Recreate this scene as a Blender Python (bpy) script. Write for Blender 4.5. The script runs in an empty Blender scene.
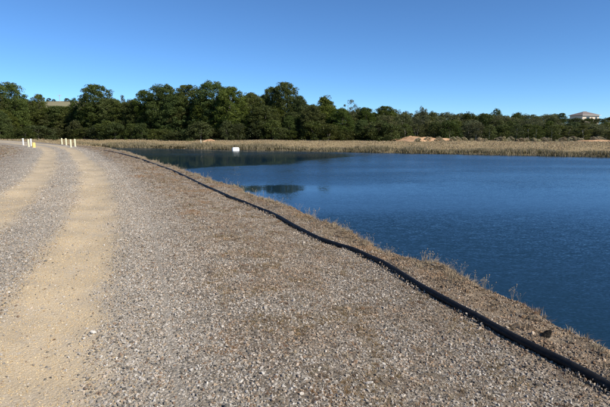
import bpy, bmesh, math, random
import numpy as np
from mathutils import Vector

random.seed(7)
RNG = np.random.default_rng(11)
sc = bpy.context.scene
COL = sc.collection

# ------------------------------------------------------------------ camera
EYE = 1.6
F_PX = 461.0 / 610.0            # focal length as a share of the picture width
PITCH = math.atan((203.5 - 131.0) / 461.0)
cam_d = bpy.data.cameras.new('camera')
cam = bpy.data.objects.new('camera', cam_d)
COL.objects.link(cam)
cam_d.sensor_width = 36.0
cam_d.lens = 36.0 * F_PX
cam_d.clip_start = 0.05
cam_d.clip_end = 9000.0
cam.location = (0, 0, EYE)
cam.rotation_euler = (math.pi / 2 - PITCH, 0, 0)
sc.camera = cam
sc.render.resolution_x, sc.render.resolution_y = 1024, 683

# ------------------------------------------------------------------ sky, sun, exposure
SUN_EL = math.radians(38)
SUN_AZ = math.radians(124)      # clockwise from the viewing direction (+Y) towards +X
world = bpy.data.worlds.new('World')
sc.world = world
world.use_nodes = True
wn = world.node_tree
wn.nodes.clear()
w_out = wn.nodes.new('ShaderNodeOutputWorld')
w_bg = wn.nodes.new('ShaderNodeBackground')
w_sky = wn.nodes.new('ShaderNodeTexSky')
w_sky.sky_type = 'NISHITA'
w_sky.sun_disc = False
w_sky.sun_elevation = SUN_EL
w_sky.sun_rotation = SUN_AZ
w_sky.altitude = 300
w_sky.air_density = 0.66
w_sky.dust_density = 0.0
w_sky.ozone_density = 10.0
w_bg.inputs['Strength'].default_value = 0.094
w_tint = wn.nodes.new('ShaderNodeMix')           # even correction of the sky's hue, all round
w_tint.data_type, w_tint.blend_type = 'RGBA', 'MULTIPLY'
w_tint.inputs['Factor'].default_value = 1.0
w_tint.inputs[7].default_value = (0.96, 1.06, 1.02, 1.0)
wn.links.new(w_sky.outputs[0], w_tint.inputs[6])
wn.links.new(w_tint.outputs[2], w_bg.inputs[0])
wn.links.new(w_bg.outputs[0], w_out.inputs[0])

sun_d = bpy.data.lights.new('sun', 'SUN')
sun_d.energy = 4.1
sun_d.angle = math.radians(0.53)
sun_d.color = (1.0, 0.93, 0.82)
sun = bpy.data.objects.new('sun', sun_d)
COL.objects.link(sun)
sdir = Vector((math.sin(SUN_AZ) * math.cos(SUN_EL), math.cos(SUN_AZ) * math.cos(SUN_EL), math.sin(SUN_EL)))
sun.rotation_euler = sdir.to_track_quat('Z', 'Y').to_euler()
sun.location = (60, -20, 60)

sc.view_settings.view_transform = 'Standard'
sc.view_settings.look = 'None'
sc.view_settings.exposure = 0.7
sc.view_settings.gamma = 1.0
sc.view_settings.use_curve_mapping = False


# ------------------------------------------------------------------ helpers
def tag(o, label=None, cat=None, group=None, kind=None):
    if label: o['label'] = label
    if cat: o['category'] = cat
    if group: o['group'] = group
    if kind: o['kind'] = kind
    return o


def link(name, mesh, parent=None, mats=()):
    o = bpy.data.objects.new(name, mesh)
    COL.objects.link(o)
    o.parent = parent
    for m in mats:
        if m.name not in [x.name for x in mesh.materials if x]:
            mesh.materials.append(m)
    return o


def empty(name, loc, rz=0.0):
    o = bpy.data.objects.new(name, None)
    COL.objects.link(o)
    o.location = loc
    o.rotation_euler = (0, 0, rz)
    o.empty_display_size = 0.2
    return o


def np_mesh(name, verts, faces, attrs=None, smooth=False):
    """verts (n,3), faces (m,k) with one k -> mesh; attrs: {name: per-vertex array}"""
    verts = np.asarray(verts, dtype=np.float32)
    me = bpy.data.meshes.new(name)
    me.vertices.add(len(verts))
    me.vertices.foreach_set('co', verts.ravel())
    if faces is not None and len(faces):
        faces = np.asarray(faces, dtype=np.int32)
        m, k = faces.shape
        me.loops.add(m * k)
        me.loops.foreach_set('vertex_index', faces.ravel())
        me.polygons.add(m)
        me.polygons.foreach_set('loop_start', np.arange(0, m * k, k, dtype=np.int32))
        if smooth:
            me.polygons.foreach_set('use_smooth', np.ones(m, dtype=bool))
    for n, a in (attrs or {}).items():
        a = np.asarray(a, dtype=np.float32)
        if a.ndim == 1:
            at = me.attributes.new(n, 'FLOAT', 'POINT')
            at.data.foreach_set('value', a)
        else:
            at = me.attributes.new(n, 'FLOAT_VECTOR', 'POINT')
            at.data.foreach_set('vector', a.ravel())
    me.update(calc_edges=True)
    return me


def grid_faces(nr, nc):
    i = np.arange(nr - 1)[:, None] * nc + np.arange(nc - 1)[None, :]
    i = i.ravel()
    return np.stack([i, i + 1, i + nc + 1, i + nc], 1)


def sstep(a, b, x):
    t = np.clip((np.asarray(x, dtype=float) - a) / (b - a), 0, 1)
    return t * t * (3 - 2 * t)


_tab = np.random.default_rng(5).random((256, 256))


def vnoise(x, y, scale=1.0, octaves=3):
    """smooth value noise in [0,1], vectorised"""
    x = np.asarray(x, dtype=float) * scale
    y = np.asarray(y, dtype=float) * scale
    out = 0.0
    amp, tot = 1.0, 0.0
    for o in range(octaves):
        xi, yi = np.floor(x).astype(int), np.floor(y).astype(int)
        fx, fy = x - xi, y - yi
        fx = fx * fx * (3 - 2 * fx)
        fy = fy * fy * (3 - 2 * fy)
        g = lambda a, b: _tab[(xi + a + 31 * o) % 256, (yi + b + 17 * o) % 256]
        v = (g(0, 0) * (1 - fx) + g(1, 0) * fx) * (1 - fy) + (g(0, 1) * (1 - fx) + g(1, 1) * fx) * fy
        out = out + amp * v
        tot += amp
        amp *= 0.5
        x, y = x * 2.03 + 5.1, y * 2.03 + 9.7
    return out / tot


class NT:
    """tiny shader-tree writer"""
    def __init__(self, name):
        self.m = bpy.data.materials.new(name)
        self.m.use_nodes = True
        self.t = self.m.node_tree
        self.t.nodes.clear()
        self.out = self.n('ShaderNodeOutputMaterial')

    def n(self, kind, **kw):
        nd = self.t.nodes.new(kind)
        for k, v in kw.items():
            setattr(nd, k, v)
        return nd

    def put(self, sock, v):
        if isinstance(v, bpy.types.NodeSocket):
            self.t.links.new(v, sock)
        elif v is not None:
            if isinstance(v, (tuple, list)) and len(v) == 3 and sock.type == 'RGBA':
                v = (*v, 1.0)
            sock.default_value = v

    def math(self, op, a, b=None, c=None, clamp=False):
        nd = self.n('ShaderNodeMath', operation=op, use_clamp=clamp)
        self.put(nd.inputs[0], a)
        if b is not None: self.put(nd.inputs[1], b)
        if c is not None: self.put(nd.inputs[2], c)
        return nd.outputs[0]

    def vmath(self, op, a, b=None, scale=None):
        nd = self.n('ShaderNodeVectorMath', operation=op)
        self.put(nd.inputs[0], a)
        if b is not None: self.put(nd.inputs[1], b)
        if scale is not None: self.put(nd.inputs['Scale'], scale)
        return nd.outputs[0]

    def pos(self):
        return self.n('ShaderNodeNewGeometry').outputs['Position']

    def noise(self, scale, detail=3, rough=0.55, vec=None, col=False, dist=0.0):
        nd = self.n('ShaderNodeTexNoise')
        self.put(nd.inputs['Vector'], vec if vec is not None else self.pos())
        nd.inputs['Scale'].default_value = scale
        nd.inputs['Detail'].default_value = detail
        nd.inputs['Roughness'].default_value = rough
        nd.inputs['Distortion'].default_value = dist
        return nd.outputs['Color' if col else 'Fac']

    def voro(self, scale, vec=None, feature='F1'):
        nd = self.n('ShaderNodeTexVoronoi', feature=feature)
        self.put(nd.inputs['Vector'], vec if vec is not None else self.pos())
        nd.inputs['Scale'].default_value = scale
        return nd

    def attr(self, name, kind='GEOMETRY', out='Fac'):
        nd = self.n('ShaderNodeAttribute', attribute_type=kind, attribute_name=name)
        return nd.outputs[out]

    def rng(self, v, a, b, c=0.0, d=1.0, smooth=True):
        nd = self.n('ShaderNodeMapRange', interpolation_type='SMOOTHSTEP' if smooth else 'LINEAR')
        for i, x in enumerate((v, a, b, c, d)):
            self.put(nd.inputs[i], x)
        return nd.outputs[0]

    def mix(self, f, a, b, mode='MIX'):
        nd = self.n('ShaderNodeMix', data_type='RGBA', blend_type=mode)
        self.put(nd.inputs['Factor'], f)
        self.put(nd.inputs[6], a)
        self.put(nd.inputs[7], b)
        return nd.outputs[2]

    def ramp(self, f, stops):
        nd = self.n('ShaderNodeValToRGB')
        el = nd.color_ramp.elements
        while len(el) < len(stops): el.new(0.5)
        for e, (p, c) in zip(el, stops):
            e.position = p
            e.color = (*c, 1.0)
        self.put(nd.inputs[0], f)
        return nd.outputs[0]

    def bump(self, h, strength=0.5, dist=0.02):
        nd = self.n('ShaderNodeBump')
        self.put(nd.inputs['Strength'], strength)
        nd.inputs['Distance'].default_value = dist
        self.put(nd.inputs['Height'], h)
        return nd.outputs[0]

    def bsdf(self, color, rough=0.8, normal=None, spec=0.3, **kw):
        b = self.n('ShaderNodeBsdfPrincipled')
        self.put(b.inputs['Base Color'], color)
        self.put(b.inputs['Roughness'], rough)
        b.inputs['Specular IOR Level'].default_value = spec
        if normal is not None: self.put(b.inputs['Normal'], normal)
        for k, v in kw.items(): self.put(b.inputs[k.replace('_', ' ')], v)
        self.t.links.new(b.outputs[0], self.out.inputs[0])
        return self.m


# ------------------------------------------------------------------ the lie of the land
WATER_Z = -2.2
RUT = np.array([(2.2, -8), (1.3, -5), (0.45, -2.6), (-0.72, 0), (-1.68, 2.5), (-2.42, 4.6), (-3.7, 8.0), (-5.9, 12.95),
                (-9.0, 19.5), (-13.8, 28.5), (-17.4, 35.3), (-21.2, 41.8), (-25.6, 48.5), (-32, 56.5), (-42, 68),
                (-58, 84.5), (-80, 104), (-105, 124)], dtype=float)


def catmull(P, n=60):
    out = []
    Q = np.vstack([2 * P[0] - P[1], P, 2 * P[-1] - P[-2]])
    t = np.linspace(0, 1, n, endpoint=False)[:, None]
    for i in range(1, len(Q) - 2):
        a, b, c, d = Q[i - 1:i + 3]
        out.append(0.5 * (2 * b + (c - a) * t + (2 * a - 5 * b + 4 * c - d) * t ** 2 + (3 * b - a - 3 * c + d) * t ** 3))
    out.append(P[-1:])
    return np.vstack(out)


_c = catmull(RUT)
_ds = np.concatenate([[0], np.cumsum(np.hypot(*np.diff(_c, axis=0).T))])
S_MAX = _ds[-1]
_tan = np.gradient(_c, axis=0)
_tan /= np.linalg.norm(_tan, axis=1)[:, None]
_k = np.ones(61) / 61
_tan = np.stack([np.convolve(np.pad(_tan[:, i], 30, mode='edge'), _k, 'valid') for i in (0, 1)], 1)
_tan /= np.linalg.norm(_tan, axis=1)[:, None]
# centre line of the track: the right rut lies 0.88 m to its right
_c = _c - 0.88 * np.stack([_tan[:, 1], -_tan[:, 0]], 1)


def sd_xy(s, d):
    s = np.asarray(s, float)
    d = np.asarray(d, float)
    cx, cy = np.interp(s, _ds, _c[:, 0]), np.interp(s, _ds, _c[:, 1])
    tx, ty = np.interp(s, _ds, _tan[:, 0]), np.interp(s, _ds, _tan[:, 1])
    return cx + d * ty, cy - d * tx


def xy_sd(x, y):
    """nearest station and signed offset (scalar)"""
    i = int(np.argmin((_c[:, 0] - x) ** 2 + (_c[:, 1] - y) ** 2))
    nx, ny = _tan[i, 1], -_tan[i, 0]
    return _ds[i], (x - _c[i, 0]) * nx + (y - _c[i, 1]) * ny


S_END = xy_sd(-25, 53)[0]           # the dam ends here and the track goes on over natural ground


def edge_d(s):
    """offset of the upstream shoulder's brink"""
    s = np.asarray(s, float)
    return 4.95 + 0.35 * (vnoise(s, s * 0 + 3.3, 0.35, 3) - 0.5) * 2 + 0.25 * (vnoise(s, s * 0 + 8.3, 1.7, 2) - 0.5) - 0.35 * sstep(14, 34, s) + 0.17 * sstep(15.5, 12.5, s)


def z_bank(s, d):
    """height of the dam crest and its faces"""
    s, d = np.broadcast_arrays(np.asarray(s, float), np.asarray(d, float))
    x, y = sd_xy(s, d)
    ed = edge_d(s)
    z = 0.05 * (vnoise(x, y, 0.7, 3) - 0.5)
    z = z - 0.16 * sstep(2.0, 4.3, d)
    hump = np.exp(-((d - (ed - 0.15)) / 0.4) ** 2)
    z = z + hump * 0.20 * (vnoise(x, y, 1.9, 3) - 0.42)
    over = np.clip(d - ed, 0, None)
    dam = 1 - sstep(S_END, S_END + 9, s)
    z = z - dam * (0.55 * over + 0.10 * np.clip(over * 3, 0, 1)) - (1 - dam) * 0.25 * np.clip(d - 4.2, 0, None)
    z = z + np.clip(over, 0, 1) * 0.12 * (vnoise(x, y, 1.3, 3) - 0.5)
    left = np.clip(-8.0 - d, 0, None)
    z = z - left * (0.5 * dam + 0.25 * (1 - dam)) - 0.10 * sstep(2.2, 4.5, -d)
    return z


def z_track(s, d):
    x, y = sd_xy(s, d)
    z = z_bank(s, d) * sstep(0, 0.5, 2.0 - np.abs(d)) * 0 + 0.05 * (vnoise(x, y, 0.7, 3) - 0.5)
    z = z - 0.16 * sstep(2.0, 4.3, d)
    a = np.abs(np.abs(d) - 0.88)
    return z + 0.006 - 0.035 * (1 - sstep(0.05, 0.5, a)) + 0.02 * (1 - sstep(0, 0.6, np.abs(d)))


SH_A, SH_B = np.array([45.0, 68.5]), np.array([-53.0, 111.6])


def inland(x, y):
    """metres inland of the far and left shores (negative on the lake)"""
    x, y = np.asarray(x, float), np.asarray(y, float)
    wob = 2.2 * (vnoise(x, y, 0.06, 2) - 0.5) + 0.9 * (vnoise(x, y, 0.35, 2) - 0.5)
    e1 = 0.403 * (x - 45) + 0.916 * (y - 68.5) + wob
    e2 = -0.903 * (x + 24.5) - 0.43 * (y - 55) + wob
    h = np.clip(0.5 + 0.5 * (e1 - e2) / 8.0, 0, 1)
    return e2 * (1 - h) + e1 * h + 8.0 * h * (1 - h)


def rise_w(x):
    return 11 + 15 * sstep(-10, 35, x)


def z_ground(x, y):
    x, y = np.asarray(x, float), np.asarray(y, float)
    e = inland(x, y)
    w = rise_w(x)
    z = WATER_Z + np.where(e > 0, 1.55 * sstep(-0.25, 1, e / w), np.clip(e * 0.35, -3.0, 0) - 0.05)
    z = z + 0.45 * sstep(6, 30, e) * sstep(70, 45, y)
    right = sstep(-60, 40, x)
    z = z + right * 6.5 * sstep(55, 300, e) + (1 - right) * 4.5 * sstep(40, 300, e)
    z = z + 24 * np.exp(-(((x + 205) / 120) ** 2 + ((y - 400) / 110) ** 2))
    z = z + sstep(3, 20, e) * 0.5 * (vnoise(x, y, 0.12, 3) - 0.5)
    # the valley below the dam
    val = sstep(48, 20, y) * sstep(0, -14, x + 0.5 * y)
    low = sstep(50, 30, y)
    z = z * (1 - low) + low * np.minimum(z, -4.6)
    return z


def ray(px, py):
    """viewing ray of a place noted on the photograph (used to measure, in metres, where things stand)"""
    a, b = (px - 305) / 461.0, -(py - 203.5) / 461.0
    return a, math.cos(PITCH) + math.sin(PITCH) * b, -math.sin(PITCH) + math.cos(PITCH) * b


def at(px, py, dist):
    a, fw, up = ray(px, py)
    t = dist / fw
    return a * t, dist, EYE + up * t


# ------------------------------------------------------------------ materials of the setting
def mat_gravel(name):
    """crushed-rock ground; offset d from the track's centre line sets its zones"""
    m = NT(name)
    p = m.pos()
    d = m.attr('d')
    wob = m.math('MULTIPLY', m.math('SUBTRACT', m.noise(0.55, 3), 0.5), 0.45)
    wob2 = m.math('MULTIPLY', m.math('SUBTRACT', m.noise(3.5, 3), 0.5), 0.35)
    dw = m.math('ADD', m.math('ADD', m.math('ADD', d, 0.05), wob), wob2)
    cell = m.voro(42.0)
    sep = m.n('ShaderNodeSeparateColor')
    m.put(sep.inputs[0], cell.outputs['Color'])
    stone = m.ramp(sep.outputs[0], [(0.0, (0.09, 0.075, 0.06)), (0.30, (0.21, 0.175, 0.135)), (0.65, (0.33, 0.28, 0.22)), (0.9, (0.44, 0.39, 0.32)), (1.0, (0.58, 0.53, 0.46))])
    fine = m.ramp(m.noise(160, 2), [(0.3, (0.34, 0.26, 0.165)), (0.5, (0.48, 0.38, 0.245)), (0.7, (0.58, 0.475, 0.325))])
    pale = m.ramp(m.noise(90, 2), [(0.3, (0.28, 0.245, 0.195)), (0.55, (0.41, 0.36, 0.285)), (0.75, (0.51, 0.455, 0.37))])
    thatch = m.ramp(m.noise(60, 4, 0.7), [(0.25, (0.085, 0.066, 0.048)), (0.5, (0.21, 0.165, 0.12)), (0.75, (0.36, 0.295, 0.215))])
    patch = m.noise(7.0, 4, 0.65)
    # stony shoulder with patches of dry thatch
    shoulder = m.mix(m.rng(patch, 0.50, 0.64), stone, thatch)
    shoulder = m.mix(0.35, shoulder, (0.085, 0.07, 0.052))  # ground colour darkened to stand for the shade in gaps between stones
    # pale compacted strip beside and between the ruts
    mid = m.mix(0.35, pale, stone)
    rut_d = m.math('ABSOLUTE', m.math('SUBTRACT', m.math('ABSOLUTE', dw), 0.86))
    rut = m.rng(rut_d, 0.26, 0.64, 1.0, 0.0)
    col = m.mix(m.rng(dw, 1.6, 2.5), mid, shoulder)
    col = m.mix(m.rng(dw, -1.5, -2.6), col, m.mix(m.rng(patch, 0.42, 0.62), mid, thatch))
    col = m.mix(m.math('MULTIPLY', rut, m.rng(m.noise(2.2, 4, 0.65), 0.3, 0.6, 0.55, 1.0)), col, fine)
    # rusty clay on the brink
    clay = m.ramp(m.noise(11, 4, 0.7), [(0.3, (0.09, 0.068, 0.047)), (0.5, (0.205, 0.155, 0.105)), (0.72, (0.34, 0.26, 0.175))])
    col = m.mix(m.math('MULTIPLY', m.rng(m.math('ADD', d, m.math('MULTIPLY', wob, 1.2)), 4.25, 4.8), 0.75), col, clay)
    dark = m.rng(m.noise(0.8, 4, 0.6), 0.35, 0.65, 0.86, 1.08)
    mul = m.n('ShaderNodeMix', data_type='RGBA', blend_type='MULTIPLY')
    mul.inputs['Factor'].default_value = 1
    m.put(mul.inputs[6], col)
    comb = m.n('ShaderNodeCombineColor')
    for i in range(3): m.put(comb.inputs[i], dark)
    m.put(mul.inputs[7], comb.outputs[0])
    h = m.math('ADD', m.math('MULTIPLY', cell.outputs['Distance'], -1.2), m.noise(120, 3))
    return m.bsdf(mul.outputs[2], 0.92, m.bump(h, m.rng(rut, 0, 1, 0.9, 0.4), 0.010), 0.15)


def mat_land():
    m = NT('land')
    e = m.attr('inland')
    big = m.noise(0.09, 4, 0.6)
    fine = m.noise(1.8, 4, 0.7)
    ew = m.math('ADD', e, m.math('MULTIPLY', m.math('SUBTRACT', big, 0.5), 10))
    straw = m.ramp(fine, [(0.25, (0.12, 0.09, 0.045)), (0.5, (0.27, 0.205, 0.11)), (0.75, (0.40, 0.32, 0.19))])
    litter = m.ramp(fine, [(0.3, (0.035, 0.03, 0.016)), (0.55, (0.07, 0.06, 0.03)), (0.75, (0.12, 0.10, 0.05))])
    field = m.ramp(fine, [(0.25, (0.15, 0.14, 0.08)), (0.5, (0.22, 0.20, 0.12)), (0.75, (0.29, 0.26, 0.165))])
    mud = (0.05, 0.038, 0.025)
    col = m.mix(m.rng(ew, 26, 42), straw, litter)
    col = m.mix(m.rng(e, 118, 150), col, field)
    col = m.mix(m.rng(e, -0.4, 0.8, 1, 0), col, mud)
    return m.bsdf(col, 0.95, m.bump(fine, 0.8, 0.15), 0.1)


def mat_water():
    m = NT('lake_water')
    p = m.pos()
    sep = m.n('ShaderNodeSeparateXYZ')
    m.put(sep.inputs[0], p)
    x, y = sep.outputs[0], sep.outputs[1]
    # wind shadow towards the wooded bank on the left; a few slicks further out
    wob = m.math('MULTIPLY', m.math('SUBTRACT', m.noise(0.07, 3), 0.5), 14)
    f = m.math('ADD', m.math('ADD', m.math('MULTIPLY', m.math('ADD', x, 9.0), -0.776), m.math('MULTIPLY', m.math('SUBTRACT', y, 46.0), 0.63)), wob)
    lee = m.math('MULTIPLY', m.rng(f, -3.0, 6.0), m.rng(m.math('ADD', y, m.math('MULTIPLY', wob, 0.8)), 60, 84, 1.0, 0.30))
    ex = m.math('DIVIDE', m.math('ADD', x, 2.4), 3.6)
    ey = m.math('DIVIDE', m.math('SUBTRACT', y, 30.5), 2.6)
    r2 = m.math('ADD', m.math('MULTIPLY', ex, ex), m.math('MULTIPLY', ey, ey))
    slick = m.rng(m.math('ADD', r2, m.math('MULTIPLY', m.math('SUBTRACT', m.noise(0.55, 4, 0.65, vec=m.vmath('MULTIPLY', p, (0.6, 1.8, 1.0))), 0.5), 2.2)), -0.1, 1.9, 0.76, 0.0)
    calm = m.math('MAXIMUM', lee, slick)
    band = m.rng(m.noise(0.05, 3, 0.6, vec=m.vmath('MULTIPLY', p, (0.55, 1.9, 1.0))), 0.35, 0.65, 0.55, 1.2)
    sheen = m.math('MULTIPLY', m.rng(y, 17, 25), m.rng(m.math('ADD', y, wob), 29, 36, 1.0, 0.0))   # a smoother lane across the middle
    amp = m.math('MULTIPLY', m.math('MULTIPLY', m.rng(calm, 0, 1, 1.0, 0.10), band), m.math('MULTIPLY', m.rng(sheen, 0, 1, 1.0, 0.30), m.rng(y, 34, 46, 1.0, 1.35)))
    # ripples: two sizes of slope noise (true slopes, so they hold at any distance)
    pa = m.vmath('MULTIPLY', p, (0.8, 1.9, 1.0))
    n1 = m.vmath('SUBTRACT', m.noise(3.2, 2, 0.5, vec=pa, col=True), (0.5, 0.5, 0.5))
    n2 = m.vmath('SUBTRACT', m.noise(15.0, 2, 0.6, vec=pa, col=True), (0.5, 0.5, 0.5))
    s = m.vmath('ADD', m.vmath('SCALE', n1, scale=0.16), m.vmath('SCALE', n2, scale=0.50))
    s = m.vmath('ADD', s, (0.0, -0.065, 0.0))      # wavelets lean with the breeze
    s = m.vmath('SCALE', s, scale=amp)
    s = m.vmath('MULTIPLY', s, (1.0, 1.0, 0.0))
    nrm = m.vmath('NORMALIZE', m.vmath('ADD', s, (0, 0, 1)))
    return m.bsdf((0.008, 0.027, 0.048), 0.04, nrm, 0.5, IOR=1.333)


M_GRAVEL = mat_gravel('crest_gravel')
M_TRACK = mat_gravel('track_gravel')
M_LAND = mat_land()
M_WATER = mat_water()

# ------------------------------------------------------------------ ground sheet, embankment, track, water
gx = np.unique(np.concatenate([np.linspace(-4000, -500, 12), np.linspace(-500, -120, 40), np.linspace(-120, 120, 150), np.linspace(120, 500, 40), np.linspace(500, 4000, 12)]))
gy = np.unique(np.concatenate([np.linspace(-4000, -200, 10), np.linspace(-200, 10, 16), np.linspace(10, 160, 120), np.linspace(160, 600, 55), np.linspace(600, 6000, 14)]))
GX, GY = np.meshgrid(gx, gy)
GZ = z_ground(GX.ravel(), GY.ravel())
me = np_mesh('ground', np.stack([GX.ravel(), GY.ravel(), GZ], 1), grid_faces(len(gy), len(gx)),
             {'inland': inland(GX.ravel(), GY.ravel())}, smooth=True)
tag(link('ground', me, mats=[M_LAND]), kind='structure', label='dry grassy land rising from the lake to wooded hills')

ss = np.concatenate([np.arange(0, 7, 0.25), np.arange(7, 26, 0.09), np.arange(26, 70, 0.35), np.arange(70, S_MAX, 1.2)])
dd = np.concatenate([np.arange(-22, -8, 1.0), np.arange(-8, -2.2, 0.35), np.arange(-2.2, 3.4, 0.2), np.arange(3.4, 6.4, 0.075), np.arange(6.4, 12.5, 0.5)])
SS, DD = np.meshgrid(ss, dd, indexing='ij')
s_, d_ = SS.ravel(), DD.ravel()
X, Y = sd_xy(s_, d_)
Z = z_bank(s_, d_) - 0.07 * sstep(1.75, 1.45, np.abs(d_))
me = np_mesh('dam_embankment', np.stack([X, Y, Z], 1), grid_faces(len(ss), len(dd))[:, ::-1], {'d': d_}, smooth=True)
tag(link('dam_embankment', me, mats=[M_GRAVEL]), kind='structure', label='gravel topped earth dam crest with stony shoulders')

dt = np.arange(-1.8, 1.81, 0.12)
SS, DD = np.meshgrid(ss, dt, indexing='ij')
s_, d_ = SS.ravel(), DD.ravel()
X, Y = sd_xy(s_, d_)
me = np_mesh('gravel_track', np.stack([X, Y, z_track(s_, d_)], 1), grid_faces(len(ss), len(dt))[:, ::-1], {'d': d_}, smooth=True)
tag(link('gravel_track', me, mats=[M_TRACK]), kind='structure', label='two-rut tan gravel track curving left along the dam crest')

wx, wy = np.linspace(-120, 400, 40), np.linspace(-200, 150, 40)
WX, WY = np.meshgrid(wx, wy)
me = np_mesh('lake_water', np.stack([WX.ravel(), WY.ravel(), np.full(WX.size, WATER_Z)], 1), grid_faces(40, 40))
tag(link('lake_water', me, mats=[M_WATER]), kind='structure', label='deep blue rippled lake with a calm dark patch below the trees')


# ------------------------------------------------------------------ scatter by geometry nodes
def scatter(name, pts, scl, rot, idx, tint, protos, label):
    """one object: small solid pieces set on the given points"""
    col = bpy.data.collections.new(name + '_pieces')
    for k, pm in enumerate(protos):
        col.objects.link(bpy.data.objects.new('%s_piece_%02d' % (name, k), pm))
    me = np_mesh(name, pts, None, {'scl': scl, 'rot': rot, 'tint': tint})
    at_ = me.attributes.new('pick', 'INT', 'POINT')
    at_.data.foreach_set('value', np.asarray(idx, dtype=np.int32))
    o = link(name, me)
    tag(o, label, kind='stuff')
    ng = bpy.data.node_groups.new(name + '_scatter', 'GeometryNodeTree')
    ng.interface.new_socket('Geometry', in_out='INPUT', socket_type='NodeSocketGeometry')
    ng.interface.new_socket('Geometry', in_out='OUTPUT', socket_type='NodeSocketGeometry')
    N = ng.nodes.new
    gi, go = N('NodeGroupInput'), N('NodeGroupOutput')
    ci = N('GeometryNodeCollectionInfo')
    ci.inputs['Collection'].default_value = col
    ci.inputs['Separate Children'].default_value = True
    ci.inputs['Reset Children'].default_value = True
    ip = N('GeometryNodeInstanceOnPoints')
    ip.inputs['Pick Instance'].default_value = True

    def na(n, t):
        a = N('GeometryNodeInputNamedAttribute')
        a.data_type = t
        a.inputs['Name'].default_value = n
        return a.outputs['Attribute']
    e2r = N('FunctionNodeEulerToRotation')
    L = ng.links.new
    L(na('rot', 'FLOAT_VECTOR'), e2r.inputs[0])
    L(gi.outputs[0], ip.inputs['Points'])
    L(ci.outputs[0], ip.inputs['Instance'])
    L(na('pick', 'INT'), ip.inputs['Instance Index'])
    L(e2r.outputs[0], ip.inputs['Rotation'])
    L(na('scl', 'FLOAT_VECTOR'), ip.inputs['Scale'])
    L(ip.outputs[0], go.inputs[0])
    md = o.modifiers.new('scatter', 'NODES')
    md.node_group = ng
    return o


def mat_tinted(name, rough=0.85, spec=0.25, transl=0.0, vary=0.25, scale=60):
    m = NT(name)
    t = m.attr('tint', 'INSTANCER', 'Color')
    tc = m.n('ShaderNodeTexCoord')
    nz = m.noise(3.0, 3, 0.6, vec=tc.outputs['Object'])
    col = m.mix(m.rng(nz, 0.3, 0.7), m.vmath('SCALE', t, scale=1 - vary), m.vmath('SCALE', t, scale=1 + vary))
    return m.bsdf(col, rough, None, spec)


M_STONE = mat_tinted('gravel_stone', 0.85, 0.3)
M_DRYGRASS = mat_tinted('dry_grass', 0.9, 0.1, vary=0.15)


def rock_mesh(name, seed, subdiv=1, squash=(1, 1, 1), rough=0.25, mat=None, smooth=False):
    r = random.Random(seed)
    bm = bmesh.new()
    bmesh.ops.create_icosphere(bm, subdivisions=subdiv, radius=1.0)
    # a few random cleavage planes give an angular block
    planes = []
    for _ in range(7):
        v = Vector((r.gauss(0, 1), r.gauss(0, 1), r.gauss(0, 1))).normalized()
        planes.append((v, r.uniform(0.55, 0.9)))
    for v in bm.verts:
        for n, dist in planes:
            k = v.co.dot(n)
            if k > dist: v.co -= n * (k - dist)
        v.co *= 1 + r.uniform(-rough, rough) * 0.5
        v.co = Vector((v.co.x * squash[0], v.co.y * squash[1], v.co.z * squash[2]))
    me = bpy.data.meshes.new(name)
    bm.to_mesh(me)
    bm.free()
    if mat: me.materials.append(mat)
    if smooth:
        for p_ in me.polygons: p_.use_smooth = True
    return me


stones = [rock_mesh('gravel_piece', 40 + i, 1 if i % 2 else 2, (1, random.uniform(0.6, 0.95), random.uniform(0.45, 0.75)), mat=M_STONE) for i in range(8)]

PAL_GREY = 0.86 * np.array([(0.37, 0.33, 0.28), (0.47, 0.43, 0.375), (0.25, 0.225, 0.19), (0.54, 0.50, 0.44), (0.13, 0.115, 0.095), (0.36, 0.275, 0.19), (0.22, 0.15, 0.10), (0.43, 0.355, 0.28)])
W_GREY = np.array([0.22, 0.13, 0.20, 0.05, 0.15, 0.10, 0.07, 0.08])
PAL_TAN = np.array([0.97, 0.93, 0.86]) * np.array([(0.48, 0.37, 0.22), (0.55, 0.45, 0.29), (0.40, 0.30, 0.17), (0.50, 0.46, 0.39), (0.30, 0.25, 0.18)])
W_TAN = np.array([0.35, 0.22, 0.2, 0.15, 0.08])


def pal(P, W, n):
    return P[RNG.choice(len(P), n, p=W / W.sum())] * RNG.uniform(0.85, 1.15, (n, 1))


def in_view(x, y, margin=1.12):
    return (y > 1.6) & (np.abs(x) < 0.662 * y * margin + 0.9)


P_, Sc_, Ro_, Ti_ = [], [], [], []


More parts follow.
